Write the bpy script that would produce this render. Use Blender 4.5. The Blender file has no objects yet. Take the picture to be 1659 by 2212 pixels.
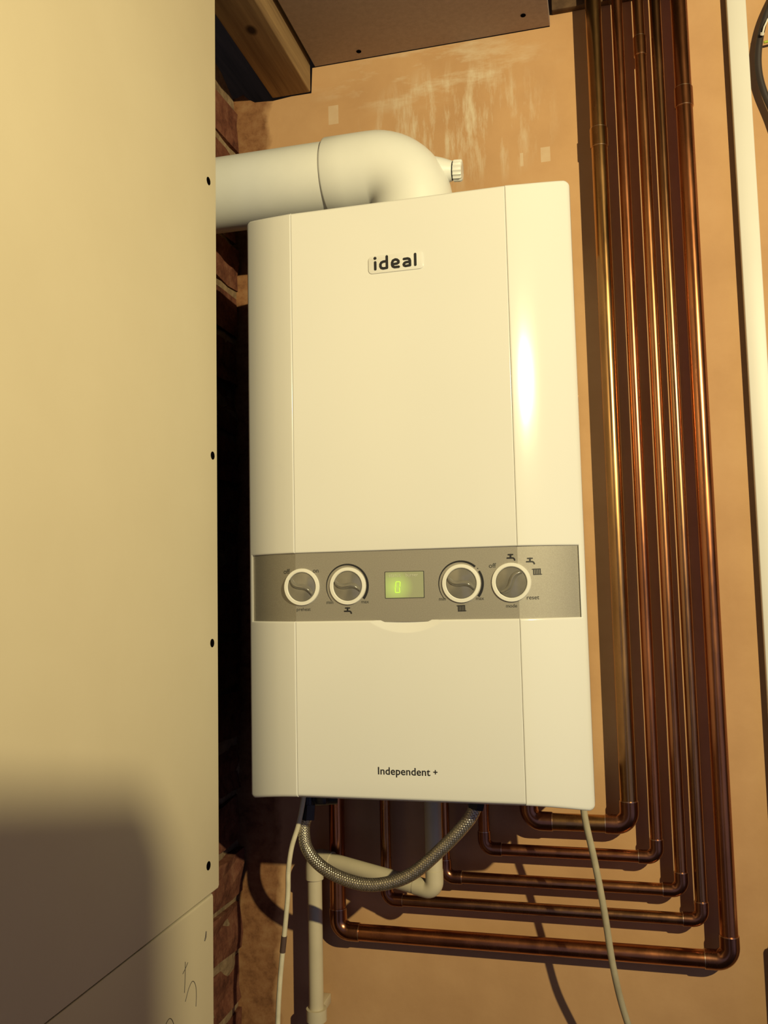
import bpy, bmesh, math, random
from mathutils import Vector, Matrix, Euler
random.seed(7)
scene = bpy.context.scene
COL = scene.collection
PI = math.pi

# ------------------------------------------------------------------ camera
F_PX, CAM = 1889.0, Vector((0.2184, -1.2321, 0.2303))
YAW, PITCH, ROLL = 0.2455, 0.0882, -0.0215
fwd = Vector((-math.sin(YAW)*math.cos(PITCH), math.cos(YAW)*math.cos(PITCH), math.sin(PITCH)))
rgt = Vector((math.cos(YAW), math.sin(YAW), 0))
up = rgt.cross(fwd)
r2 = rgt*math.cos(ROLL) + up*math.sin(ROLL)
u2 = up*math.cos(ROLL) - rgt*math.sin(ROLL)
cd = bpy.data.cameras.new('camera'); cam = bpy.data.objects.new('camera', cd); COL.objects.link(cam)
M = Matrix(((r2.x, u2.x, -fwd.x, CAM.x), (r2.y, u2.y, -fwd.y, CAM.y), (r2.z, u2.z, -fwd.z, CAM.z), (0, 0, 0, 1)))
cam.matrix_world = M
cd.sensor_fit = 'VERTICAL'; cd.sensor_height = 24.0; cd.lens = F_PX/2212.0*24.0
cd.clip_start = 0.02; cd.clip_end = 50
scene.camera = cam

# ------------------------------------------------------------------ world and lamp light
w = bpy.data.worlds.new('world'); scene.world = w; w.use_nodes = True
bg = w.node_tree.nodes['Background']; bg.inputs[0].default_value = (0.48, 0.50, 0.86, 1); bg.inputs[1].default_value = 0.33
LAMP = Vector((1.10, -1.73, 0.865))
AIM = Vector((-0.05, -0.10, 0.66))
ld = bpy.data.lights.new('spot_lamp_light', 'SPOT'); ld.energy = 148; ld.color = (1.0, 0.855, 0.455); ld.shadow_soft_size = 0.013
ld.spot_size = math.radians(98); ld.spot_blend = 1.0
lo = bpy.data.objects.new('spot_lamp_light', ld); COL.objects.link(lo); lo.location = LAMP
lo.rotation_euler = (AIM-LAMP).to_track_quat('-Z', 'Y').to_euler()
vs = scene.view_settings
vs.view_transform = 'Standard'; vs.look = 'None'; vs.gamma = 1.0; vs.use_curve_mapping = False; vs.exposure = 0.0
scene.cycles.max_bounces = 6; scene.cycles.diffuse_bounces = 1; scene.cycles.glossy_bounces = 3

# ------------------------------------------------------------------ materials
class NT:
    def __init__(s, name):
        s.m = bpy.data.materials.new(name); s.m.use_nodes = True
        s.t = s.m.node_tree; s.b = s.t.nodes['Principled BSDF']
    def n(s, typ, **kw):
        x = s.t.nodes.new(typ)
        for k, v in kw.items(): setattr(x, k, v)
        return x
    def l(s, a, b): s.t.links.new(a, b)
    def co(s, scale=(1, 1, 1)):
        g = s.n('ShaderNodeNewGeometry'); mp = s.n('ShaderNodeMapping'); mp.inputs['Scale'].default_value = scale
        s.l(g.outputs['Position'], mp.inputs['Vector']); return mp.outputs['Vector']
    def noise(s, scale, detail=4, rough=0.55, vec=None, sc=(1, 1, 1)):
        x = s.n('ShaderNodeTexNoise'); x.inputs['Scale'].default_value = scale
        x.inputs['Detail'].default_value = detail; x.inputs['Roughness'].default_value = rough
        s.l(vec if vec is not None else s.co(sc), x.inputs['Vector']); return x.outputs['Fac']
    def ramp(s, fac, stops):
        r = s.n('ShaderNodeValToRGB'); e = r.color_ramp.elements
        while len(e) < len(stops): e.new(0.5)
        for i, (p, c) in enumerate(stops):
            e[i].position = p; e[i].color = (*c, 1) if len(c) == 3 else c
        s.l(fac, r.inputs[0]); return r.outputs[0]
    def math(s, op, a, b=None, c=None, clamp=False):
        x = s.n('ShaderNodeMath', operation=op, use_clamp=clamp)
        for i, v in enumerate((a, b, c)):
            if v is None: continue
            if isinstance(v, (int, float)): x.inputs[i].default_value = v
            else: s.l(v, x.inputs[i])
        return x.outputs[0]
    def mix(s, fac, a, b, blend='MIX'):
        x = s.n('ShaderNodeMix', data_type='RGBA', blend_type=blend)
        for i, v in ((0, fac), (6, a), (7, b)):
            if isinstance(v, (int, float)): x.inputs[i].default_value = v
            elif isinstance(v, tuple): x.inputs[i].default_value = (*v, 1)
            else: s.l(v, x.inputs[i])
        return x.outputs[2]
    def bump(s, h, strength=0.3, dist=0.002):
        x = s.n('ShaderNodeBump'); x.inputs['Strength'].default_value = strength; x.inputs['Distance'].default_value = dist
        s.l(h, x.inputs['Height']); s.l(x.outputs[0], s.b.inputs['Normal'])
    def set(s, color=None, rough=0.5, metal=0.0, spec=0.5):
        if isinstance(color, tuple): s.b.inputs['Base Color'].default_value = (*color, 1)
        elif color is not None: s.l(color, s.b.inputs['Base Color'])
        if isinstance(rough, (int, float)): s.b.inputs['Roughness'].default_value = rough
        else: s.l(rough, s.b.inputs['Roughness'])
        s.b.inputs['Metallic'].default_value = metal
        s.b.inputs['Specular IOR Level'].default_value = spec
        return s.m
    def xyz(s):
        g = s.n('ShaderNodeNewGeometry'); sp = s.n('ShaderNodeSeparateXYZ'); s.l(g.outputs['Position'], sp.inputs[0])
        return sp.outputs

def simple(name, color, rough=0.5, metal=0.0, spec=0.5, var=0.06, scale=30, bump=0.0):
    n = NT(name); f = n.noise(scale)
    lo_ = tuple(c*(1-var) for c in color); hi = tuple(min(1, c*(1+var)) for c in color)
    n.set(n.ramp(f, [(0.3, lo_), (0.7, hi)]), rough, metal, spec)
    if bump: n.bump(n.noise(scale*6), bump, 0.001)
    return n.m

MAT = {}
MAT['enamel'] = simple('white_enamel', (0.85, 0.84, 0.82), 0.14, spec=0.4, var=0.01, scale=4)
MAT['casing'] = simple('casing_white', (0.80, 0.79, 0.77), 0.35, var=0.02, scale=6)
MAT['plastic'] = simple('white_plastic', (0.88, 0.88, 0.85), 0.38, var=0.03, scale=14)
MAT['ringwhite'] = simple('knob_ring_white', (0.88, 0.86, 0.80), 0.35, var=0.02)
MAT['ink'] = simple('black_ink', (0.012, 0.012, 0.016), 0.55, var=0.05)
MAT['greyink'] = simple('grey_ink', (0.05, 0.05, 0.05), 0.6, var=0.05)
MAT['trunk'] = simple('trunking_plastic', (0.86, 0.83, 0.78), 0.45, var=0.02, scale=10)
MAT['pvc'] = simple('overflow_pipe_plastic', (0.70, 0.61, 0.44), 0.42, var=0.05, scale=20)
MAT['flex'] = simple('cream_flex', (0.78, 0.70, 0.52), 0.5, var=0.12, scale=60)
MAT['flexgrey'] = simple('grey_flex', (0.52, 0.45, 0.31), 0.5, var=0.1, scale=60)
MAT['tape'] = simple('dark_tape', (0.10, 0.06, 0.05), 0.6)
MAT['blackcable'] = simple('black_cable', (0.045, 0.035, 0.035), 0.5)
MAT['blackfit'] = simple('dark_fitting', (0.03, 0.03, 0.035), 0.35, 0.3)
MAT['chrome'] = simple('bright_metal', (0.62, 0.58, 0.52), 0.25, 1.0)
MAT['screw_hole'] = simple('screw_hole_shade', (0.004, 0.003, 0.003), 1.0, spec=0.0)  # flat black: the shade inside sunken screw holes, put into the colour
MAT['pencil'] = simple('pencil_lead', (0.10, 0.08, 0.07), 0.6)
MAT['dark'] = simple('dark_gap', (0.05, 0.045, 0.045), 0.8)
MAT['shadedoorpaint'] = simple('shade_door_paint', (0.42, 0.38, 0.33), 0.5)  # for the added shadow-casting door leaf
MAT['green'] = simple('green_yellow_wire', (0.45, 0.55, 0.04), 0.5)

n = NT('grey_fascia'); f = n.noise(900, 2)
n.set(n.ramp(f, [(0.3, (0.40, 0.375, 0.335)), (0.7, (0.46, 0.435, 0.39))]), 0.68, 0.88); MAT['fascia'] = n.m
n = NT('grey_knob'); f = n.noise(60, 2)
n.set(n.ramp(f, [(0.3, (0.23, 0.215, 0.19)), (0.7, (0.29, 0.27, 0.235))]), 0.16, 0.25); MAT['knob'] = n.m

def copper(name, tint, seed):
    n = NT(name)
    v = n.co((1, 1, 0.22)); mp = n.n('ShaderNodeVectorMath', operation='ADD'); mp.inputs[1].default_value = (seed*3.1, seed*1.7, seed)
    n.l(v, mp.inputs[0]); f = n.noise(55, 6, 0.6, vec=mp.outputs[0])
    c = n.ramp(f, [(0.30, tuple(x*0.78 for x in tint)), (0.55, tint), (0.75, tuple(min(1, x*1.12) for x in tint))])
    r = n.ramp(n.noise(40, 4, 0.6, vec=mp.outputs[0]), [(0.3, (0.20,)*3), (0.7, (0.33,)*3)])
    n.set(c, r, 1.0); return n.m
MAT['copA'] = copper('copper_brassy', (0.46, 0.25, 0.10), 1)
MAT['copB'] = copper('copper_orange', (0.48, 0.19, 0.085), 2)
MAT['copC'] = copper('copper_red', (0.48, 0.21, 0.09), 3)
MAT['copD'] = copper('copper_brown', (0.42, 0.21, 0.10), 4)
MAT['copfit'] = copper('copper_fitting', (0.34, 0.15, 0.085), 5)
MAT['solder'] = simple('solder_ring', (0.75, 0.55, 0.40), 0.3, 1.0)

n = NT('braided_steel'); n.set(n.ramp(n.noise(300, 2), [(0.3, (0.42, 0.38, 0.31)), (0.7, (0.70, 0.64, 0.53))]), 0.30, 0.9); MAT['braid'] = n.m

# skimmed pink plaster with dry white smears
n = NT('pink_plaster'); X = n.xyz()
base = n.ramp(n.noise(7, 6, 0.6), [(0.30, (0.57, 0.325, 0.16)), (0.55, (0.65, 0.383, 0.193)), (0.75, (0.70, 0.43, 0.225))])
sm = n.ramp(n.noise(16, 6, 0.7, sc=(2.6, 1, 0.45)), [(0.48, (0, 0, 0)), (0.68, (1, 1, 1))])
sm2 = n.ramp(n.noise(11, 5, 0.65, sc=(0.7, 1, 2.2)), [(0.50, (0, 0, 0)), (0.70, (1, 1, 1))])
def zone(cx, cz, rx, rz):
    a = n.math('DIVIDE', n.math('SUBTRACT', X[0], cx), rx); b = n.math('DIVIDE', n.math('SUBTRACT', X[2], cz), rz)
    return n.math('SUBTRACT', 1.0, n.math('ADD', n.math('MULTIPLY', a, a), n.math('MULTIPLY', b, b)), clamp=True)
def rect(x0, x1, z0, z1):
    a = n.math('MULTIPLY', n.math('GREATER_THAN', X[0], x0), n.math('LESS_THAN', X[0], x1))
    b = n.math('MULTIPLY', n.math('GREATER_THAN', X[2], z0), n.math('LESS_THAN', X[2], z1))
    return n.math('MULTIPLY', a, b)
m1 = n.math('MULTIPLY', sm, zone(0.03, 0.91, 0.16, 0.11)); m2 = n.math('MULTIPLY', sm2, zone(0.0, 1.0, 0.2, 0.06))
mm = n.math('ADD', n.math('MULTIPLY', m1, 1.3), n.math('MULTIPLY', m2, 1.1), clamp=True)
rr = n.math('ADD', rect(-0.165, -0.149, 0.944, 0.974), rect(0.154, 0.1675, 0.838, 0.860))
rr = n.math('ADD', rr, rect(0.1245, 0.129, 0.836, 0.856))
rr = n.math('MULTIPLY', rr, n.math('ADD', 0.25, n.math('MULTIPLY', n.noise(60), 0.5)))
mm = n.math('ADD', mm, rr, clamp=True)
c = n.mix(mm, base, (0.80, 0.66, 0.48))
raw = n.ramp(n.noise(38, 8, 0.7), [(0.30, (0.13, 0.05, 0.022)), (0.50, (0.31, 0.145, 0.065)), (0.72, (0.42, 0.235, 0.115))])
edge = n.math('ADD', n.math('ADD', X[0], 0.262), n.math('MULTIPLY', n.math('SUBTRACT', n.noise(18), 0.5), 0.05))
em = n.math('SUBTRACT', 1.0, n.math('MULTIPLY', n.math('ADD', edge, 0.006), 80.0, clamp=True), clamp=True)
c = n.mix(em, c, raw)
n.set(c, 0.82, spec=0.25); n.bump(n.noise(90, 5), 0.12, 0.002); MAT['plaster'] = n.m

n = NT('ivory_plasterboard')
n.set(n.ramp(n.noise(5, 5, 0.6), [(0.3, (0.73, 0.63, 0.45)), (0.7, (0.77, 0.67, 0.485))]), 0.8, spec=0.2)
n.bump(n.noise(260, 3), 0.06, 0.001); MAT['board'] = n.m
n = NT('ceiling_board')
n.set(n.ramp(n.noise(120, 4, 0.7), [(0.3, (0.46, 0.37, 0.34)), (0.7, (0.56, 0.46, 0.42))]), 0.8, spec=0.2); MAT['ceil'] = n.m
n = NT('board_core'); n.set(n.ramp(n.noise(200, 3), [(0.3, (0.50, 0.42, 0.33)), (0.7, (0.62, 0.54, 0.44))]), 0.9); MAT['core'] = n.m

def wood(name, dark, light, knot=None):
    n = NT(name)
    g = n.noise(30, 6, 0.65, sc=(2.2, 0.10, 2.2))
    c = n.ramp(g, [(0.30, dark), (0.68, light)])
    if knot:
        X = n.xyz(); s = None
        for i, v in enumerate(knot):
            if v is None: continue
            d = n.math('DIVIDE', n.math('SUBTRACT', X[i], v), (0.008, 0.012, 0.01)[i]); d = n.math('MULTIPLY', d, d)
            s = d if s is None else n.math('ADD', s, d)
        k = n.math('SUBTRACT', 1.25, s, clamp=True)
        c = n.mix(k, c, (0.03, 0.015, 0.01))
    n.set(c, 0.75, spec=0.2); n.bump(g, 0.3, 0.002); return n.m
MAT['joist'] = wood('sawn_joist', (0.19, 0.115, 0.06), (0.42, 0.28, 0.14), (-0.2218, -0.1672, None))
MAT['batten'] = wood('dark_batten', (0.09, 0.05, 0.03), (0.17, 0.10, 0.055))
MAT['deck'] = wood('shade_dark_deck', (0.02, 0.016, 0.012), (0.05, 0.035, 0.025))  # near-black so the loft's shade is held in the wood colour
n = NT('brick'); n.set(n.ramp(n.noise(45, 7, 0.7), [(0.28, (0.05, 0.02, 0.016)), (0.5, (0.17, 0.065, 0.042)), (0.72, (0.25, 0.12, 0.075))]), 0.9, spec=0.1)
n.bump(n.noise(120, 6), 0.6, 0.003); MAT['brick'] = n.m
n = NT('mortar'); n.set(n.ramp(n.noise(30, 7, 0.7), [(0.28, (0.12, 0.08, 0.05)), (0.55, (0.30, 0.21, 0.13)), (0.75, (0.42, 0.31, 0.20))]), 0.95, spec=0.1)
n.bump(n.noise(90, 6), 0.6, 0.004); MAT['mortar'] = n.m
MAT['floor'] = simple('concrete_floor', (0.16, 0.13, 0.11), 0.85, var=0.2, scale=8)
MAT['farwall'] = simple('far_plaster', (0.34, 0.24, 0.16), 0.85, var=0.1, scale=5)

# backlit status window: glows green round the digit
n = NT('status_window'); X = n.xyz()
a = n.math('DIVIDE', n.math('ADD', X[0], 0.0085), 0.020); b = n.math('DIVIDE', n.math('SUBTRACT', X[2], 0.2325), 0.019)
g = n.math('SUBTRACT', 1.0, n.math('SQRT', n.math('ADD', n.math('MULTIPLY', a, a), n.math('MULTIPLY', b, b))), clamp=True)
n.set((0.40, 0.43, 0.29), 0.2)
n.b.inputs['Emission Color'].default_value = (0.34, 0.62, 0.03, 1)
n.l(n.math('MULTIPLY', g, 0.62), n.b.inputs['Emission Strength']); MAT['window'] = n.m
n = NT('green_led'); n.set((0.3, 0.5, 0.05), 0.4); n.b.inputs['Emission Color'].default_value = (0.62, 1.0, 0.10, 1); n.b.inputs['Emission Strength'].default_value = 0.75; MAT['led'] = n.m
MAT['whiteprint'] = simple('white_print', (0.62, 0.64, 0.50), 0.5)

# ------------------------------------------------------------------ mesh helpers
ORG = {}
def setup(o, parent, loc):
    COL.objects.link(o)
    if parent is not None: o.parent = parent
    ORG[o] = loc
def org(parent): return ORG[parent] if parent is not None else Vector((0, 0, 0))
def thing(name, label, cat, loc, group=None, kind=None):
    o = bpy.data.objects.new(name, None); COL.objects.link(o); o.location = loc; o.empty_display_size = 0.02
    ORG[o] = Vector(loc); tag(o, label, cat, group, kind); return o
def tag(o, label=None, cat=None, group=None, kind=None):
    for k, v in (('label', label), ('category', cat), ('group', group), ('kind', kind)):
        if v: o[k] = v
    return o
def mesh(name, verts, faces, mat, parent=None, smooth=False, sharp=35, base=None, label=None):
    """verts in world metres; stored relative to the thing's origin"""
    if parent is not None: off = org(parent)
    elif base is not None: off = Vector(base)
    else: off = Vector((0, 0, 0))
    me = bpy.data.meshes.new(name)
    me.from_pydata([tuple(Vector(v)-off) for v in verts], [], faces)
    bm = bmesh.new(); bm.from_mesh(me)
    bmesh.ops.recalc_face_normals(bm, faces=bm.faces)
    if smooth:
        for f in bm.faces: f.smooth = True
        for e in bm.edges:
            if len(e.link_faces) == 2 and e.calc_face_angle(0) > math.radians(sharp): e.smooth = False
    bm.to_mesh(me); bm.free()
    me.materials.append(MAT[mat] if isinstance(mat, str) else mat)
    o = bpy.data.objects.new(name, me); setup(o, parent, off)
    if parent is None: o.location = off
    if label: o['label'] = label
    return o
def box_data(x0, x1, y0, y1, z0, z1):
    v = [(x, y, z) for x in (x0, x1) for y in (y0, y1) for z in (z0, z1)]
    f = [(0, 1, 3, 2), (4, 6, 7, 5), (0, 4, 5, 1), (2, 3, 7, 6), (0, 2, 6, 4), (1, 5, 7, 3)]
    return v, f
def box(name, x0, x1, y0, y1, z0, z1, mat, parent=None, bevel=0.0, seg=2, base=None, label=None):
    v, f = box_data(x0, x1, y0, y1, z0, z1)
    if bevel:
        bm = bmesh.new(); vv = [bm.verts.new(p) for p in v]
        for q in f: bm.faces.new([vv[i] for i in q])
        bmesh.ops.bevel(bm, geom=bm.edges[:], offset=bevel, segments=seg, profile=0.5, affect='EDGES')
        bm.verts.index_update(); v = [p.co.copy() for p in bm.verts]; f = [[q.index for q in g.verts] for g in bm.faces]; bm.free()
        return mesh(name, v, f, mat, parent, True, 50, base, label)
    return mesh(name, v, f, mat, parent, base=base, label=label)
def fillet(pts, rad, n=8):
    pts = [Vector(p) for p in pts]; out = [pts[0]]
    for i in range(1, len(pts)-1):
        a, b, c = pts[i-1], pts[i], pts[i+1]; d1 = (a-b).normalized(); d2 = (c-b).normalized()
        ang = d1.angle(d2); t = rad/math.tan(ang/2); bis = (d1+d2).normalized(); ctr = b+bis*(rad/math.sin(ang/2))
        s = b+d1*t-ctr; e = b+d2*t-ctr; w_ = s.angle(e)
        for k in range(n+1):
            q = k/n; out.append(ctr+(s*math.sin((1-q)*w_)+e*math.sin(q*w_))/math.sin(w_))
    out.append(pts[-1]); return out
def catmull(pts, n=12):
    pts = [Vector(p) for p in pts]; P = [pts[0]*2-pts[1]]+pts+[pts[-1]*2-pts[-2]]; out = []
    for i in range(1, len(P)-2):
        for k in range(n):
            t = k/n; a, b, c, d = P[i-1:i+3]
            out.append(0.5*((2*b)+(c-a)*t+(2*a-5*b+4*c-d)*t*t+(3*b-a-3*c+d)*t**3))
    out.append(pts[-1]); return out
def tube_data(path, rad, n=20, caps=True, rfun=None):
    P = [Vector(p) for p in path]; T = []
    for i in range(len(P)): T.append((P[min(i+1, len(P)-1)]-P[max(i-1, 0)]).normalized())
    u = T[0].orthogonal().normalized(); V = []; Fc = []; s = 0
    for i, p in enumerate(P):
        if i:
            s += (p-P[i-1]).length
            u = (u-T[i]*u.dot(T[i])).normalized()
        v = T[i].cross(u)
        for k in range(n):
            a = 2*PI*k/n; r = rad(i/(len(P)-1)) if callable(rad) else rad
            if rfun: r = r+rfun(a, s)
            V.append(p+u*(math.cos(a)*r)+v*(math.sin(a)*r))
    for i in range(len(P)-1):
        for k in range(n):
            a = i*n+k; b = i*n+(k+1) % n; Fc.append((a, b, b+n, a+n))
    if caps:
        Fc.append(tuple(range(n-1, -1, -1))); Fc.append(tuple((len(P)-1)*n+k for k in range(n)))
    return V, Fc
def tube(name, path, rad, mat, parent=None, n=20, rfun=None, base=None, label=None):
    v, f = tube_data(path, rad, n, True, rfun); return mesh(name, v, f, mat, parent, True, 50, base, label)
def merge(*parts):
    V = []; Fc = []
    for v, f in parts:
        o = len(V); V += list(v); Fc += [tuple(i+o for i in q) for q in f]
    return V, Fc
def lathe_y(cx, cz, prof, n=48):
    """prof: (radius, y) pairs, revolved about the y axis through (cx, cz)"""
    V = []; Fc = []
    for r, y in prof:
        for k in range(n):
            a = 2*PI*k/n; V.append((cx+r*math.cos(a), y, cz+r*math.sin(a)))
    for i in range(len(prof)-1):
        for k in range(n):
            a = i*n+k; b = i*n+(k+1) % n; Fc.append((a, b, b+n, a+n))
    return V, Fc
def plate_y(poly, y0, y1):
    """2D outline in (x, z) given thickness from y0 (front) to y1"""
    n_ = len(poly); V = [(x, y0, z) for x, z in poly]+[(x, y1, z) for x, z in poly]
    Fc = [tuple(range(n_)), tuple(range(2*n_-1, n_-1, -1))]+[(i, (i+1) % n_, n_+(i+1) % n_, n_+i) for i in range(n_)]
    return V, Fc
def rrect(x0, x1, z0, z1, r, n=6):
    out = []
    for cx, cz, a0 in ((x1-r, z1-r, 0), (x0+r, z1-r, 90), (x0+r, z0+r, 180), (x1-r, z0+r, 270)):
        for k in range(n+1):
            a = math.radians(a0+90*k/n); out.append((cx+r*math.cos(a), cz+r*math.sin(a)))
    return out
def stroke(pts, wd, y0, y1, closed=False):
    """flat rounded pen stroke through 2D points"""
    parts = []; P = [Vector(p) for p in pts]; seq = list(zip(P, P[1:]+P[:1])) if closed else list(zip(P, P[1:]))
    for i, (a, b) in enumerate(seq):
        d = (b-a).normalized()*wd/2; ang = math.atan2(d.y, d.x); poly = []
        for k in range(9): t = ang-PI/2+PI*k/8; poly.append((b.x+wd/2*math.cos(t), b.y+wd/2*math.sin(t)))
        for k in range(9): t = ang+PI/2+PI*k/8; poly.append((a.x+wd/2*math.cos(t), a.y+wd/2*math.sin(t)))
        parts.append(plate_y(poly, y0-1e-6*i, y1))
    return merge(*parts)
def arc2(cx, cz, r, a0, a1, n=8):
    return [(cx+r*math.cos(math.radians(a0+(a1-a0)*k/n)), cz+r*math.sin(math.radians(a0+(a1-a0)*k/n))) for k in range(n+1)]
def text(name, s, x0, x1, zc, y, mat, parent, spacing=1.0, yfun=None, bold=0.006):
    """lettering fitted between x0 and x1, centred on height zc"""
    cu = bpy.data.curves.new('lettering', 'FONT'); cu.body = s; cu.size = 1.0; cu.space_character = spacing; cu.extrude = 0.0; cu.offset = bold
    t = bpy.data.objects.new('lettering', cu); COL.objects.link(t)
    dg = bpy.context.evaluated_depsgraph_get(); me = bpy.data.meshes.new_from_object(t.evaluated_get(dg))
    vs_ = [v.co.copy() for v in me.vertices]; fs = [tuple(p.vertices) for p in me.polygons]
    bpy.data.objects.remove(t); bpy.data.curves.remove(cu); bpy.data.meshes.remove(me)
    mx, Mx = min(v.x for v in vs_), max(v.x for v in vs_); k = (x1-x0)/(Mx-mx)
    V = []
    for v in vs_:
        x = x0+(v.x-mx)*k; V.append((x, (yfun(x) if yfun else y), zc+(v.y-0.36)*k))
    return mesh(name, V, fs, mat, parent)

# ------------------------------------------------------------------ setting
ZC, FLOOR, XB, YB = 1.0413, -1.335, -0.2139, -0.30
# back wall: plaster slab with a ragged broken top at its left end
top = [(-0.316, 1.012), (-0.306, 1.016), (-0.296, 1.006), (-0.286, 1.0), (-0.270, 0.999), (-0.256, 0.9975), (-0.225, 1.0), (-0.192, 0.9998), (-0.190, 1.0405), (0.174, 1.0405), (0.176, 1.2), (2.0, 1.2)]
poly = [(2.0, FLOOR), (-0.44, FLOOR), (-0.44, 1.010)]+top
v, f = plate_y(poly, 0.0, 0.10); tag(mesh('wall_back', v, f, 'plaster'), 'pink plastered wall behind the boiler and copper pipes', kind='structure')
# brick side wall on the left: rough mortar face with bricks standing proud
ny, nz = 18, 120; V = []; Fc = []
for i in range(ny+1):
    for j in range(nz+1):
        y = 0.0-0.75*i/ny; z0 = FLOOR; zt = 1.016+0.22*min(0.12, -y)+random.uniform(-.012, .012)
        z = z0+(zt-z0)*j/nz; V.append((-0.322+random.uniform(-.004, .004), y, z))
for i in range(ny):
    for j in range(nz):
        a = i*(nz+1)+j; Fc.append((a, a+1, a+nz+2, a+nz+1))
V += []
b0 = len(V)
for i in range(ny+1):
    for j in (0, nz): V.append((-0.43, V[i*(nz+1)+j][1], V[i*(nz+1)+j][2]))
for i in range(ny): Fc.append((i*(nz+1)+nz, b0+2*i+1, b0+2*i+3, (i+1)*(nz+1)+nz))
wl = tag(mesh('wall_left', V, Fc, 'mortar', None, True, 60), 'rough brick side wall in the dark gap left of the boiler', kind='structure')
def brick_mesh(L, seed):
    r = random.Random(seed); bm = bmesh.new(); vv, ff = box_data(-0.05, 0.0, -L, 0, 0, 0.062)
    q = [bm.verts.new(p) for p in vv]
    for g in ff: bm.faces.new([q[i] for i in g])
    bmesh.ops.subdivide_edges(bm, edges=[e for e in bm.edges if abs(e.verts[0].co.y-e.verts[1].co.y) > 0.01 or abs(e.verts[0].co.z-e.verts[1].co.z) > 0.01], cuts=2, use_grid_fill=True)
    for p in bm.verts: p.co += Vector((r.uniform(-.004, .004), r.uniform(-.004, .004), r.uniform(-.003, .003)))
    me = bpy.data.meshes.new('brick'); bm.to_mesh(me); bm.free(); me.materials.append(MAT['brick']); return me
bms = [brick_mesh(0.205, i) for i in range(5)]+[brick_mesh(0.10, 9+i) for i in range(3)]
for c_ in range(31):
    z = FLOOR+0.006+c_*0.075; y = -0.004; odd = c_ % 2
    for k in range(3):
        me = bms[5+(c_ % 3)] if (odd and k == 0) else bms[(c_*3+k) % 5]
        o = bpy.data.objects.new('brick', me); COL.objects.link(o); o.parent = wl
        o.location = (-0.3165+random.uniform(-.003, .003), y, z); o.rotation_euler = (0, random.uniform(-.06, .06), random.uniform(-.04, .04))
        y -= (0.10 if (odd and k == 0) else 0.205)+0.010
# ceiling plasterboard
ce = tag(box('ceiling', -0.1855, 0.1745, -2.85, -0.0005, ZC, ZC+0.0125, 'ceil', bevel=0.001), 'plasterboard ceiling panel above the boiler', kind='structure')
for x, y in ((-0.1093, -0.0195), (0.1387, -0.0354), (-0.1093, -0.34), (0.1387, -0.34)):
    v, f = merge(tube_data([(x, y, ZC-0.0006), (x, y, ZC+0.003)], 0.0038, 16)); mesh('screw_hole', v, f, 'screw_hole', ce, True)  # black disc paints the dark of a screw hole
# loft shell closing off world light; its darkness is painted into the wood
V, Fc = [], []
P8 = [(-0.75, -2.9, 0.9), (2.05, -2.9, 0.9), (2.05, 0.45, 0.9), (-0.75, 0.45, 0.9), (-0.75, -2.9, 1.22), (2.05, -2.9, 1.22), (2.05, 0.45, 1.22), (-0.75, 0.45, 1.22), (-0.435, -2.9, FLOOR), (-0.435, 0.1, FLOOR), (-0.435, 0.1, 0.9), (-0.435, -2.9, 0.9)]
tag(mesh('ceiling_void', P8, [(4, 5, 6, 7), (3, 2, 6, 7), (0, 3, 7, 4), (8, 9, 10, 11)], 'deck'), 'loft space above the wall top, its shade painted dark', kind='structure')
tag(box('floor', -0.75, 2.05, -2.9, 0.1, FLOOR-0.05, FLOOR, 'floor'), 'bare floor of the boiler room', kind='structure')
tag(box('wall_right', 2.0, 2.08, -0.9, 0.1, FLOOR, 1.22, 'farwall'), 'plain plastered wall on the far right', kind='structure')

# plasterboard lining of the left wall: two sheets, slightly out of line
def sheet(name, z0, z1, yend, label, screws, dx=0.0):
    t = thing(name, label, 'plasterboard', (XB, yend, z0), 'plasterboard sheets on the left')
    core = box('core', XB-0.0125+dx, XB-0.0006+dx, -2.85, yend, z0+0.0004, z1-0.0004, 'core', t, 0.0012)
    # paper face with a softly tapered long edge
    poly = [(-2.85, z0), (yend-0.0025, z0), (yend, z0+0.003), (yend, z1-0.003), (yend-0.0025, z1), (-2.85, z1)]
    V = [(XB+dx, y, z) for y, z in poly]+[(XB-0.002+dx, y, z) for y, z in poly]; m_ = len(poly)
    Fc = [tuple(range(m_)), tuple(range(2*m_-1, m_-1, -1))]+[(i, (i+1) % m_, m_+(i+1) % m_, m_+i) for i in range(m_)]
    bm = bmesh.new(); q = [bm.verts.new(p) for p in V]
    for g in Fc: bm.faces.new([q[i] for i in g])
    bmesh.ops.recalc_face_normals(bm, faces=bm.faces)
    ed = [e for e in bm.edges if all(abs(p.co.x-XB-dx) < 1e-6 for p in e.verts)]
    bmesh.ops.bevel(bm, geom=ed, offset=0.0015, segments=3, profile=0.5, affect='EDGES'); bm.verts.index_update()
    v = [p.co.copy() for p in bm.verts]; f = [[p.index for p in g.verts] for g in bm.faces]; bm.free()
    mesh('paper_face', v, f, 'board', t, True, 40)
    for y, z in screws:
        v, f = tube_data([(XB+0.0005+dx, y, z), (XB-0.002+dx, y, z)], 0.0047, 16); mesh('screw_hole', v, f, 'screw_hole', t, True)  # screw hole's shade painted as a black disc
    return t
sheet('plasterboard_sheet', -0.0972, 0.9995, YB, 'upper tall ivory plasterboard sheet lining the wall left of the boiler', [(-.3212, .7124), (-.3130, .3879), (-.3162, .1742), (-.3278, -.0654)])
lower = sheet('plasterboard_sheet', FLOOR, -0.0990, YB-0.013, 'lower ivory plasterboard sheet with pencil scribbles under the sloping joint', [], dx=-0.001)
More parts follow.
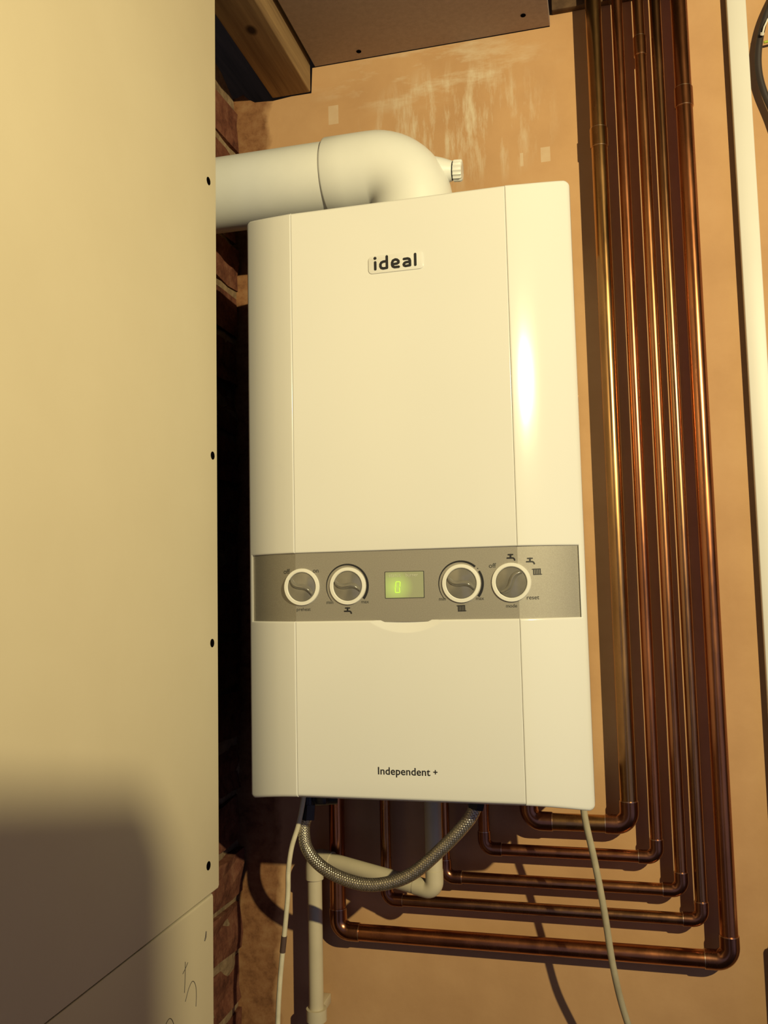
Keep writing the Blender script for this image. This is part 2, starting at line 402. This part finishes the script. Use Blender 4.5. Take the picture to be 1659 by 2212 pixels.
v, f = tube_data([(XB-0.0009, -.3321, -.1326), (XB-0.0003, -.3340, -.1378), (XB-0.0009, -.3359, -.1412)], 0.0008, 8); mesh('pencil_mark', v, f, 'pencil', lower)
def pen(pts): 
    v, f = tube_data(catmull([(XB-0.0008, y, z) for y, z in pts], 6), 0.00035, 6); mesh('pencil_mark', v, f, 'pencil', lower)
pen([(-.4375, -.2029), (-.4261, -.1905), (-.4156, -.1848), (-.4080, -.1896), (-.4023, -.2010)])
pen([(-.3805, -.1449), (-.3810, -.1592), (-.3824, -.1744)]); pen([(-.3862, -.1544), (-.3805, -.1516), (-.3748, -.1478)])
pen([(-.3805, -.1839), (-.3729, -.1744), (-.3644, -.1706), (-.3577, -.1772), (-.3558, -.1877), (-.3568, -.1991)])
# timber joist beside the ceiling board
J = thing('timber_joist', 'sawn wooden joist running along the left edge of the ceiling', 'joist', (-0.224, -0.001, 1.0005))
box('beam', -0.256, -0.1925, -2.85, -0.001, 1.0005, 1.115, 'joist', J, 0.0025, 2)
box_ = box('wall_batten', 0.178, 0.90, -0.012, -0.0005, 1.0572, 1.11, 'batten', bevel=0.001, base=(0.5, -0.006, 1.0572))
tag(box_, 'dark wooden batten fixed along the wall behind the pipe tops', 'batten')

# unseen door leaf added behind the camera to shade the lower left boards
D = thing('shade_door', 'added door leaf shading the lower left boards, out of the picture', 'door', (0.7525, -1.388, FLOOR))
box('shade_door_leaf', 0.735, 0.770, -2.165, -1.388, FLOOR+0.006, 0.639, 'shadedoorpaint', D, 0.0015)
for z0, z1 in ((-1.10, -0.45), (-0.25, 0.50)):
    for xx0, xx1 in ((0.770, 0.773), (0.732, 0.735)): box('shade_door_panel', xx0, xx1, -2.05, -1.52, z0, z1, 'shadedoorpaint', D, 0.001)
v, f = tube_data([(0.770, -1.46, -0.335), (0.80, -1.46, -0.335), (0.802, -1.47, -0.335), (0.802, -1.56, -0.335)], 0.008, 12); mesh('shade_door_handle', v, f, 'chrome', D, True)
D.rotation_euler = (0, 0, -0.5)
# the spot lamp that lights the room: can, stem and ceiling rose
Lp = thing('spot_lamp', 'ceiling spot lamp turned towards the boiler, out of the picture to the right', 'lamp', (LAMP.x, LAMP.y, 0.90))
ax = (AIM-LAMP).normalized(); bk_ = LAMP-ax*0.012
tube('lamp_can', [bk_-ax*0.002, bk_-ax*0.05, bk_-ax*0.075, bk_-ax*0.085], lambda t: 0.032 if t < .5 else 0.032-0.04*(t-.5), 'plastic', Lp, 28)
tube('stem', catmull([bk_-ax*0.07, bk_-ax*0.09+Vector((0, 0, 0.05)), bk_-ax*0.06+Vector((0, 0, 0.16)), bk_-ax*0.06+Vector((0, 0, 0.335))], 8), 0.006, 'plastic', Lp, 12)
tube('ceiling_rose', [bk_-ax*0.06+Vector((0, 0, 0.31)), bk_-ax*0.06+Vector((0, 0, 0.335))], 0.04, 'plastic', Lp, 24)

# ------------------------------------------------------------------ boiler
W2, XS, YF, DW, HC = 0.1975, 0.1273, -0.28, 0.0326, 0.68
FT, FB = 0.0120, 0.0114
ZL, ZU, XH = 0.1959, 0.2738, 0.1913
B = thing('combi_boiler', 'white wall-hung gas boiler with grey control strip and four knobs', 'boiler', (0, -0.14, -FB))
v, f = box_data(-W2+0.0006, W2-0.0006, YF+DW+0.004, -0.0008, -FB+0.001, HC+FT-0.001)
box('casing', -W2+0.006, W2-0.006, YF+DW+0.004, -0.0008, -FB+0.001, HC+FT-0.001, 'casing', B, 0.006, 3)
box('inner_chassis', -XS-0.03, XS+0.03, YF+0.012, YF+DW+0.02, 0.006, HC-0.004, 'casing', B)
TH0, TH1 = math.radians(13), math.radians(37.5)
NP = 200; PR = [(0.0, 0.0)]
for i in range(NP):
    th = TH0+(TH1-TH0)*(i+.5)/NP; PR.append((PR[-1][0]+math.cos(th), PR[-1][1]+math.sin(th)))
PX, PY = PR[-1]
WST = 0.0007
def wing_y(x):
    """front face depth of the swept-back side at |x|"""
    x = abs(x)
    if x <= XS: return YF
    t = (x-XS)/(W2-XS)*PX
    lo_, hi = 0, NP
    while hi-lo_ > 1:
        m_ = (lo_+hi)//2
        if PR[m_][0] < t: lo_ = m_
        else: hi = m_
    q = (t-PR[lo_][0])/(PR[hi][0]-PR[lo_][0])
    return YF+DW*(PR[lo_][1]+q*(PR[hi][1]-PR[lo_][1]))/PY
def rnd(d, r):
    return 0.0 if d >= r else r-math.sqrt(max(0, r*r-(r-max(0, d))**2))
def lines(a, b, r, nmid, r2=None):
    r2 = r2 or r; o = [0, .04, .12, .25, .45, .7, 1.0]
    L = [a+q*r for q in o]; m0, m1 = a+r, b-r2
    L += [m0+(m1-m0)*k/(nmid+1) for k in range(1, nmid+1)]
    return L+[b-q*r2 for q in reversed(o)]
def skirt(V, Fc, depth, extra=None):
    """turn the open borders of a front face back into the thickness of the panel"""
    cnt = {}
    for q in Fc:
        for a, b in zip(q, q[1:]+q[:1]): cnt[(min(a, b), max(a, b))] = cnt.get((min(a, b), max(a, b)), 0)+1
    mp = {}; F2 = list(Fc)
    for (a, b), c_ in cnt.items():
        if c_ != 1: continue
        for i in (a, b):
            if i not in mp: mp[i] = len(V); p = V[i]; V.append((p[0], p[1]+depth, p[2]))
        F2.append((a, b, mp[b], mp[a]))
    return V, F2
def make_wing(side):
    xi, xo = XS+0.00005, W2
    xs_ = lines(xi, XH, 0.0022, 10, 0.0002)+lines(XH+0.0002, xo, 0.0022, 2, 0.0035)[0:]
    xs_ = sorted(set(round(x, 6) for x in xs_)); hx = min(xs_, key=lambda x: abs(x-XH))
    def ztop(x): 
        t = (wing_y(x)-YF)/DW; return HC+FT*t-rnd(xo-x, 0.008)
    def zbot(x):
        t = (wing_y(x)-YF)/DW; return -FB*t-0.0008+rnd(xo-x, 0.008)
    segs = [lambda x: (zbot(x), ZL), lambda x: (ZL, ZU), lambda x: (ZU, ztop(x))]
    V = []; Fc = []; idx = {}
    q0 = lines(0, 1, 0.022, 6); qm = lines(0, 1, 0.03, 3); q2 = lines(0, 1, 0.0095, 8)
    def vert(i, x, z):
        key = (i, round(z, 6))
        if key not in idx:
            r = 0.0
            r = max(r, rnd(x-xi, 0.0016), rnd(xo-x, 0.0035), rnd(ztop(x)-z, 0.004), rnd(z-zbot(x), 0.004))
            if x <= hx+1e-7:
                if z >= ZU-1e-7: r = max(r, rnd(z-ZU, 0.0018))
                elif z <= ZL+1e-7: r = max(r, rnd(ZL-z, 0.0018))
            else:
                dz = max(0, z-ZU, ZL-z); r = max(r, rnd(math.hypot(x-hx, dz), 0.0018))
            idx[key] = len(V); V.append((side*x, wing_y(x)-WST*(1-min(1, (x-xi)/0.02))+r, z))
        return idx[key]
    for s_, (sg, qq) in enumerate(zip(segs, (q0, qm, q2))):
        for i in range(len(xs_)-1):
            if s_ == 1 and xs_[i] < hx-1e-7: continue
            for k in range(len(qq)-1):
                c4 = []
                for (ii, kk) in ((i, k), (i+1, k), (i+1, k+1), (i, k+1)):
                    a, b = sg(xs_[ii]); c4.append(vert(ii, xs_[ii], a+(b-a)*qq[kk]))
                if len(set(c4)) == 4: Fc.append(tuple(c4))
    V, Fc = skirt(V, Fc, 0.014)
    mesh('side_panel', V, Fc, 'enamel', B, True, 50)
make_wing(1); make_wing(-1)
def flat_panel(name, z0, z1, scoop=False):
    xi = XS-0.00005
    if scoop:
        xs_ = lines(-xi, xi, 0.0018, 4); xs_ = sorted(set([round(x, 6) for x in xs_ if abs(x) > 0.05]+[round(-0.05+0.001*k, 6) for k in range(101)]))
        zs_ = lines(z0, z1, 0.004, 10, 0.0018); zs_ = sorted(set([round(z, 6) for z in zs_ if z < z1-0.022]+[round(z1-0.022+0.0005*k, 6) for k in range(45)]))
    else:
        xs_ = lines(-xi, xi, 0.0018, 8); zs_ = lines(z0, z1, 0.0018 if z0 > 0.1 else 0.004, 12, 0.004 if z1 > 0.5 else 0.0018)
    rb = 0.004 if z0 < 0.1 else 0.0018; rt = 0.004 if z1 > 0.5 else 0.0018
    V = []; Fc = []; nz_ = len(zs_)
    R_ = (0.0435**2+0.0140**2)/(2*0.0140); zc_ = z1-0.0140+R_
    for x in xs_:
        for z in zs_:
            r = max(rnd(xi-abs(x), 0.0010), rnd(z-z0, rb), rnd(z1-z, rt))
            if scoop:
                d = R_-math.hypot(x-0.002, z-zc_)
                if d > 0: r = max(0.30*d, r) if d > 0.0006 else max(r, 0.30*d)
            V.append((x, YF+r, z))
    for i in range(len(xs_)-1):
        for k in range(nz_-1):
            a = i*nz_+k; Fc.append((a, a+nz_, a+nz_+1, a+1))
    V, Fc = skirt(V, Fc, 0.014); mesh(name, V, Fc, 'enamel', B, True, 40)
flat_panel('front_panel', ZU, HC)
flat_panel('drop_door', 0.0, ZL, True)
# control strip, set slightly back between the white panels
CB = 0.0022
def cy(x): return (YF if abs(x) < XS else wing_y(x))+CB
xs_ = [-XH-0.0008]+[-XS-(XH-XS)*k/10 for k in range(9, 0, -1)]+[-XS, XS]+[XS+(XH-XS)*k/10 for k in range(1, 10)]+[XH+0.0008]
V = []; Fc = []
for x in xs_:
    for z in (ZL-0.002, ZU+0.002): V.append((x, cy(x), z))
for i in range(len(xs_)-1): Fc.append((2*i, 2*i+2, 2*i+3, 2*i+1))
V, Fc = skirt(V, Fc, 0.006); CP = mesh('control_panel', V, Fc, 'fascia', B, True, 12, label='grey control strip')
# knobs
def adj(x, dy): return x+(x-CAM.x)*dy/(YF-0.003-CAM.y)
def knob(cx, ang):
    cx = adj(cx, 0.0025)
    cz = 0.235; K = mesh('knob', *lathe_y(cx, cz, [(0.0212, YF+0.012), (0.0212, YF+0.0004), (0.0208, YF-0.0002), (0.0176, YF-0.0005), (0.0168, YF+0.0002), (0.0166, YF+0.003), (0.0166, YF+0.012)]), 'ringwhite', B, True, 40)
    prof = [(0.01655, YF+0.010), (0.01655, YF+0.0018), (0.0163, YF+0.0010)]
    for k in range(1, 9): r = 0.0160*(1-k/8); prof.append((max(r, 0.00001), YF+0.0010-0.0022*(1-(r/0.0160)**2)))
    mesh('knob_face', *lathe_y(cx, cz, prof, 40), 'knob', K, True, 50, label='grey domed face')
    # S-shaped finger ridge
    ca, sa = math.cos(ang), math.sin(ang); V = []; Fc = []; NN = 24
    for i in range(NN+1):
        t = -1+2*i/NN; a = t*0.0155; b = 0.0026*math.sin(t*PI*0.95)
        wd = 0.0013+0.0007*(1-abs(t)); h = 0.0050*(1-0.35*t*t)
        y0 = YF+0.0012-0.0022*(1-(a/0.0160)**2)*0.9
        for o_, hh in ((-2.2*wd, 0.0), (-wd*0.55, h*0.85), (0, h), (wd*0.55, h*0.85), (2.2*wd, 0.0)):
            u_, v_ = a, b+o_; V.append((cx+u_*ca-v_*sa, y0+0.0004-hh, cz+u_*sa+v_*ca))
    for i in range(NN):
        for k in range(4): q = i*5+k; Fc.append((q, q+1, q+6, q+5))
    Fc.append((0, 1, 2, 3, 4)); q = NN*5; Fc.append((q+4, q+3, q+2, q+1, q))
    mesh('knob_grip', V, Fc, 'knob', K, True, 80)
knob(-0.1188, math.radians(-36)); knob(-0.0640, math.radians(-20)); knob(0.0654, math.radians(-24)); knob(0.1200, math.radians(44))
YP = YF+CB-0.00025
def yp(x): return cy(x)-0.0004
# tapering scale arcs round the two middle knobs
def crescent(cx, a0, a1, w0, w1, name='scale_arc'):
    cx = adj(cx, 0.0045)
    V = []; Fc = []; NN = 40
    for i in range(NN+1):
        t = i/NN; a = math.radians(a0+(a1-a0)*t); w_ = w0+(w1-w0)*t
        for r in (0.0252-w_, 0.0252): V.append((cx+r*math.cos(a), YP, 0.235+r*math.sin(a)))
    for i in range(NN): Fc.append((2*i, 2*i+1, 2*i+3, 2*i+2))
    mesh(name, V, Fc, 'ink', CP)
crescent(-0.0640, 222, -38, 0.0005, 0.0030)
crescent(0.0654, 222, 48, 0.0005, 0.0024); crescent(0.0654, 33, -38, 0.0025, 0.0030)
v, f = plate_y(arc2(adj(0.0654, .0045)+0.0247*math.cos(.70), 0.235+0.0247*math.sin(.70), 0.0006, 0, 330, 11), YP, YP+0.0003); mesh('scale_dot', v, f, 'ink', CP)
for s_, x0, x1, z, m_ in (('off', -.1402, -.1324, .2535, 'greyink'), ('on', -.1045, -.0977, .2536, 'greyink'), ('preheat', -.1245, -.1078, .2097, 'greyink'),
                      ('min', -.0886, -.0808, .2172, 'greyink'), ('max', -.0478, -.0390, .2172, 'greyink'), ('min', .0406, .0482, .2187, 'greyink'), ('max', .0815, .0902, .2185, 'greyink'),
                      ('off', .0966, .1044, .2538, 'greyink'), ('mode', .1137, .1255, .2098, 'greyink'), ('reset', .1362, .1493, .2185, 'ink')):
    text('lettering', s_, adj(x0, cy(x0)+0.283), adj(x1, cy(x1)+0.283), z, YP, m_, CP, yfun=lambda x: yp(x)+0.0002)
def warp(v): return [(x, y-YP+yp(x), z) for x, y, z in v]
def tap(cx, cz, k=0.0000658*1.05):
    cx = adj(cx, cy(cx)+0.283)
    g = lambda a, b: (cx+a*k, cz+b*k)
    v, f = merge(stroke([g(-35, 42), g(35, 42)], 20*k, YP, YP+.0002), stroke([g(0, 42), g(0, -8)], 26*k, YP-.00001, YP+.0002),
                 stroke([g(-52, -10), g(38, -10), g(56, -24), g(64, -44)], 22*k, YP-.00002, YP+.0002))
    mesh('tap_symbol', warp(v), f, 'ink', CP)
def radiator(cx, cz, k=0.0000658*1.05):
    cx = adj(cx, cy(cx)+0.283)
    P_ = []
    g = lambda a, b: (cx+a*k, cz+b*k)
    P_.append(stroke([g(-66, 40), g(58, 44)], 12*k, YP, YP+.0002)); P_.append(stroke([g(-48, -44), g(76, -40)], 12*k, YP-.00001, YP+.0002))
    for i in range(5): a = -44+i*25; P_.append(stroke([g(a, -42), g(a-2, 42)], 15*k, YP-.00002, YP+.0002))
    v, f = merge(*P_); mesh('radiator_symbol', warp(v), f, 'ink', CP)
tap(-0.0640, 0.2073); tap(0.1203, 0.2620); tap(0.1410, 0.2575); radiator(0.0650, 0.2079); radiator(0.1476, 0.2458)
# status window
v, f = plate_y(rrect(-.0216, .0236, .2199, .2500, 0.0008, 3), YF+CB-0.0002, YF+CB+0.002); mesh('window_frame', v, f, 'greyink', B)
v, f = plate_y(rrect(-.0208, .0228, .2206, .2493, 0.0006, 3), YF+CB-0.0005, YF+CB+0.001); SW = mesh('status_window', v, f, 'window', B, label='green lit status window')
YD = YF+CB-0.0008
seg = [[(-.0044, .2268), (-.0048, .2318)], [(-.0042, .2332), (-.0037, .2378)], [(-.0094, .2268), (-.0096, .2318)], [(-.0091, .2332), (-.0086, .2378)], [(-.0089, .2264), (-.0050, .2264)], [(-.0081, .2384), (-.0042, .2384)]]
v, f = merge(*[stroke(s_, 0.0009, YD, YD+.0002) for s_ in seg]); mesh('digit', v, f, 'led', SW)
text('lettering', 'status', -.0166, -.0030, .2459, YD, 'whiteprint', SW); text('lettering', 'burner', .0026, .0168, .2459, YD, 'whiteprint', SW)
# name plate and lower lettering
v, f = plate_y(rrect(-.0322, .0326, .5938, .6143, 0.0042, 6), YF-0.0009, YF+0.001)
bm = bmesh.new(); q = [bm.verts.new(p) for p in v]
for g in f: bm.faces.new([q[i] for i in g])
bmesh.ops.bevel(bm, geom=[e for e in bm.edges if all(p.co.y < YF for p in e.verts)], offset=0.0004, segments=2, profile=.5, affect='EDGES'); bm.verts.index_update()
v = [p.co.copy() for p in bm.verts]; f = [[p.index for p in g.verts] for g in bm.faces]; bm.free()
NPL = mesh('name_plate', v, f, 'enamel', B, True, 60, label='white name plate with black lettering')
k = 7.75e-5; g = lambda a, b: (0.0002+(a-790)*k, 0.5972+b*k); YL = YF-0.0013; wd = 38*k
def letter(*st):
    v, f = merge(*st); mesh('letter', v, f, 'ink', NPL)
S = lambda pts, closed=False: stroke([g(*p) for p in pts], wd, YL, YL+0.0004, closed)
dot = plate_y([g(476+23*math.cos(t*PI/8), 187+23*math.sin(t*PI/8)) for t in range(16)], YL, YL+.0004)
letter(S([(478, 19), (478, 125)]), dot)
letter(S([(657, 196), (657, 22), (600, 18), (572, 28), (558, 52), (558, 86), (572, 110), (600, 122), (657, 124)]))
letter(S([(836, 18), (775, 18), (748, 32), (737, 56), (737, 92), (752, 122), (785, 134), (812, 128), (834, 106), (834, 84), (815, 70), (748, 66)]))
letter(S([(918, 126), (975, 128), (1000, 116), (1008, 92), (1008, 22), (940, 18), (918, 30), (914, 48), (926, 66), (950, 74), (1008, 76)]))
letter(S([(1088, 19), (1088, 182)]))
text('lettering', 'Independent', -.0333, .0254, .0318, YF-0.0002, 'ink', B, 1.03, bold=0.014)
text('lettering', '+', .0287, .0334, .0318, YF-0.0002, 'ink', B, bold=0.02)

# ------------------------------------------------------------------ flue
FY, FZ = -0.142, 0.7845
FL = thing('flue', 'white plastic flue elbow and pipe rising from the boiler top', 'flue', (0, FY, HC+FT))
tube('flue_pipe', [(-0.43, FY, FZ-0.001), (-0.118, FY, FZ-0.001)], 0.0497, 'plastic', FL, 56)
# swept elbow, its outer side flattened like a mitre
def ell(r0, t): return r0
path = []
XA, ZA, RB = -0.0612, 0.7845-0.0550, 0.0550
V = []; Fc = []; NR = 56; secs = [(-0.1215, None, 0.0), (-0.1195, None, .9), (-0.118, None, 1.0), (-0.09, None, 1.0)]+[(None, i*PI/2/14, 1.0) for i in range(15)]+[('down', HC+FT-0.004, 1.0)]
RE = 0.0532
def ring(cx, cz, tx, tz, sc, flat=0.0):
    # tangent (tx, tz); outward direction in plane = (-tz, tx) rotated
    ox, oz = -tz, tx
    if sc == 0.0: rr_ = 0.0499
    else: rr_ = RE*(0.988 if sc < 1 else 1.0)
    for k_ in range(NR):
        a = 2*PI*k_/NR; c_, s_ = math.cos(a), math.sin(a)
        r = rr_*(1-flat*max(0, c_)**2)
        V.append((cx+ox*c_*r, FY+s_*rr_, cz+oz*c_*r))
for a, b, sc in secs:
    if a == 'down': ring(XA+RB, b, 0, -1, sc)
    elif b is None: ring(a, FZ, 1, 0, sc)
    else: ring(XA+RB*math.sin(b), ZA+RB*math.cos(b), math.cos(b), -math.sin(b), sc, 0)
for i in range(len(secs)-1):
    for k_ in range(NR): a = i*NR+k_; b = i*NR+(k_+1) % NR; Fc.append((a, b, b+NR, a+NR))
EL = mesh('flue_elbow', V, Fc, 'plastic', FL, True, 60)
tube('sample_boss', [(0.016, FY, 0.7755), (0.034, FY, 0.774), (0.0475, FY, 0.7728)], lambda t: 0.0215-0.009*t, 'plastic', EL, 28)
tube('cap_seal', [(0.0465, FY, 0.7728), (0.0492, FY, 0.7726)], 0.0118, 'ink', EL, 24)
tube('sample_cap', [(0.0492, FY, 0.7726), (0.0588, FY, 0.7718), (0.0602, FY, 0.7717)], lambda t: 0.0130 if t < .7 else 0.0118, 'plastic', EL, 48, rfun=lambda a, s: 0.0006*(1 if math.cos(a*16) > 0 else -1))
tube('turret', [(0, FY, HC+FT-0.003), (0, FY, HC+FT+0.012)], 0.060, 'plastic', FL, 48)

# ------------------------------------------------------------------ copper pipes
PIPES = [  # x, radius, height of the level run, x of the riser, material, label, coupling heights
    (0.2355, 0.0110, -0.0790, 0.107, 'copA', 'thick copper pipe nearest the boiler with the shortest level run', [0.845]),
    (0.2675, 0.0075, -0.1180, 0.0465, 'copB', 'thin copper pipe second from the boiler, second level run from the top', []),
    (0.2955, 0.0075, -0.1573, -0.008, 'copC', 'thin copper pipe in the middle of the five, third level run', [0.968]),
    (0.3182, 0.0075, -0.1920, -0.090, 'copD', 'thin copper pipe fourth from the boiler, fourth level run', []),
    (0.3490, 0.0110, -0.2385, -0.1600, 'copB', 'thick outermost copper pipe with the lowest and longest level run', [0.885])]
for x, r, zh, xr, mt, lb, cps in PIPES:
    y = -0.032; P = thing('copper_pipe', lb, 'pipe', (x, y, zh), 'copper pipes beside the boiler')
    R_ = 0.017 if r > 0.01 else 0.0125; so = 0.013 if r > 0.01 else 0.010
    tube('vertical_run', [(x, y, 1.215), (x, y, zh+R_)], r, mt, P, 28)
    tube('level_run', [(x-R_, y, zh), (xr+R_, y, zh)], r, mt, P, 28)
    tube('riser', [(xr, y, zh+R_), (xr, y, -0.0105)], r, mt, P, 28)
    for cx, sg in ((x, -1), (xr, 1)):
        pth = fillet([(cx, y, zh+R_+so), (cx, y, zh), (cx+sg*(R_+so), y, zh)], R_, 10)
        e_ = tube('elbow', pth, r+0.0012, 'copfit', P, 28)
        for a, b in (((cx, y, zh+R_+so), (cx, y, zh+R_+so+0.0009)), ((cx+sg*(R_+so), y, zh), (cx+sg*(R_+so+0.0009), y, zh))):
            tube('solder_ring', [a, b], r+0.0009, 'solder', e_, 28)
    for zc in cps:
        c_ = tube('coupling', [(x, y, zc-0.013), (x, y, zc-0.0006), (x, y, zc+0.0006), (x, y, zc+0.013)], r+0.0012, mt, P, 28)
        for zz in (zc-0.0138, zc+0.0130): tube('solder_ring', [(x, y, zz), (x, y, zz+0.0008)], r+0.0009, 'solder', c_, 28)

# ------------------------------------------------------------------ trunking, socket box and cable on the right
t = thing('mini_trunking', 'slim white plastic cable trunking running up the wall right of the pipes', 'trunking', (0.425, 0, -0.2))
box('trunking_base', 0.4140, 0.4362, -0.0085, -0.0003, -0.204, 1.19, 'trunk', t, 0.0004)
box('trunking_lid', 0.4128, 0.4374, -0.0160, -0.0065, -0.2035, 1.19, 'trunk', t, 0.0014)
t = thing('socket_box', 'white surface box at the foot of the trunking', 'box', (0.47, 0, -0.42))
box('back_box', 0.4115, 0.545, -0.040, -0.0003, -0.42, -0.2055, 'trunk', t, 0.005)
box('cover_plate', 0.4105, 0.546, -0.050, -0.0395, -0.421, -0.2045, 'trunk', t, 0.005)
t = thing('black_cable', 'black cable bowing out at the upper right edge beside the white trunking', 'cable', (0.46, -0.02, 0.95))
pts = [(0.525, -.020, 1.205), (0.515, -.020, 1.12), (0.500, -.017, 1.060), (0.474, -.012, 1.020), (0.4585, -.013, 0.985), (0.4500, -.014, 0.948), (0.4485, -.014, 0.917), (0.4530, -.014, 0.888), (0.4640, -.014, 0.850), (0.475, -.014, 0.80), (0.483, -.014, 0.74), (0.488, -.014, 0.66), (0.490, -.014, 0.50), (0.487, -.014, 0.30), (0.490, -.014, 0.10), (0.486, -.016, -0.08), (0.486, -.020, -0.2046)]
tube('sheath', catmull(pts, 10), 0.0045, 'blackcable', t, 14)
tube('cable_tie', [(0.4545, -.0215, 0.964), (0.4570, -.0220, 0.973), (0.4625, -.0215, 0.984)], 0.0012, 'trunk', t, 8)
v, f = tube_data([(0.4538, -.0215, 0.9625), (0.4542, -.0235, 0.9645)], 0.0026, 10); mesh('tie_head', v, f, 'trunk', t, True)
tube('earth_wire', [(0.4575, -.012, 0.9575), (0.470, -.012, 0.9585)], 0.0017, 'green', t, 8)

# ------------------------------------------------------------------ fittings hanging below the boiler
t = thing('condensate_drain', 'white plastic drain pipe bending back to the wall and down under the boiler', 'pipe', (-0.19, -0.035, -0.35))
r = 0.0108; fr = Vector((-0.0068, -0.112, -0.150)); bk = Vector((-0.1875, -0.050, -0.1350))
tube('front_pipe', [(fr.x, fr.y, -0.0095), (fr.x, fr.y, fr.z+0.012)], r, 'pvc', t, 26)
d = (bk-fr).normalized()
tube('cross_pipe', [fr+d*0.02, bk-d*0.02], r, 'pvc', t, 26)
tube('elbow', fillet([(fr.x, fr.y, fr.z+0.026), fr, fr+d*0.028], 0.0115, 10), r+0.0006, 'pvc', t, 26)
e_ = tube('elbow', fillet([bk-d*0.030, bk, (bk.x, bk.y, bk.z-0.030)], 0.0125, 10), r+0.0016, 'pvc', t, 26)
tube('wall_pipe', [(bk.x, bk.y, bk.z-0.02), (bk.x, bk.y, -0.80)], r-0.0008, 'pvc', t, 26)
tube('clip', [(bk.x, bk.y, -0.351), (bk.x, bk.y, -0.3495), (bk.x, bk.y, -0.337), (bk.x, bk.y, -0.3355)], r+0.0032, 'pvc', t, 26)
box('clip_foot', bk.x-0.012, bk.x+0.005, -0.042, -0.0003, -0.350, -0.337, 'pvc', t, 0.001)

t = thing('filling_loop', 'braided steel filling hose looped beneath the boiler', 'hose', (-0.06, -0.19, -0.13))
hp = [(-0.1560, -.168, -.050), (-0.1590, -.172, -.064), (-0.1530, -.178, -.0865), (-0.1310, -.188, -.1040), (-0.0950, -.198, -.1150), (-0.0570, -.205, -.1155), (-0.0150, -.210, -.1000), (0.0260, -.215, -.0650), (0.0560, -.218, -.0330), (0.066, -.218, -.014)]
tube('hose', catmull(hp, 120), 0.0072, 'braid', t, 44, rfun=lambda a, s: 0.00048*max(math.sin(11*a+s*1900), math.sin(11*a-s*1900)))
tube('nut', [(-0.1552, -.166, -.036), (-0.1562, -.168, -.054)], 0.0105, 'blackfit', t, 6)
tube('valve', [(-0.1550, -.165, -.0105), (-0.1552, -.166, -.037)], 0.009, 'blackfit', t, 20)
tube('valve_branch', [(-0.1548, -.164, -.030), (-0.122, -.150, -.030)], 0.0085, 'blackfit', t, 20)
box('valve_handle', -0.142, -0.128, -0.176, -0.160, -0.034, -0.024, 'blackfit', t, 0.002)
tube('nut', [(0.0640, -.218, -.020), (0.0665, -.218, -.0105)], 0.0095, 'blackfit', t, 6)

t = thing('power_flex', 'thin cream flex with a taped joint hanging from the boiler left underside', 'cable', (-0.18, -0.18, -0.3))
pp = [(-0.1530, -.185, -.0095), (-0.1564, -.18, -.0277), (-0.1629, -.18, -.0571), (-0.1723, -.18, -.0854), (-0.1769, -.18, -.1134), (-0.1779, -.18, -.1412), (-0.182, -.18, -.180), (-0.186, -.18, -.2132), (-0.1901, -.18, -.2518), (-0.193, -.18, -.2965), (-0.197, -.18, -.40), (-0.20, -.17, -.62)]
tube('sheath', catmull(pp, 10), 0.0031, 'flex', t, 14)
tube('tape_wrap', catmull([(-0.1834, -.18, -.192), (-0.1845, -.18, -.201), (-0.1858, -.18, -.2115)], 4), 0.0036, 'tape', t, 14)
t = thing('control_cable', 'grey cable hanging in front of the level pipes from the boiler right underside', 'cable', (0.21, -0.14, -0.3))
tube('sheath', catmull([(0.1820, -.170, -.0095), (0.1840, -.168, -.040), (0.1925, -.158, -.090), (0.2010, -.148, -.150), (0.2080, -.135, -.215), (0.2185, -.115, -.275), (0.2390, -.10, -.345), (0.270, -.09, -.45), (0.30, -.09, -.60)], 12), 0.0040, 'flexgrey', t, 14)
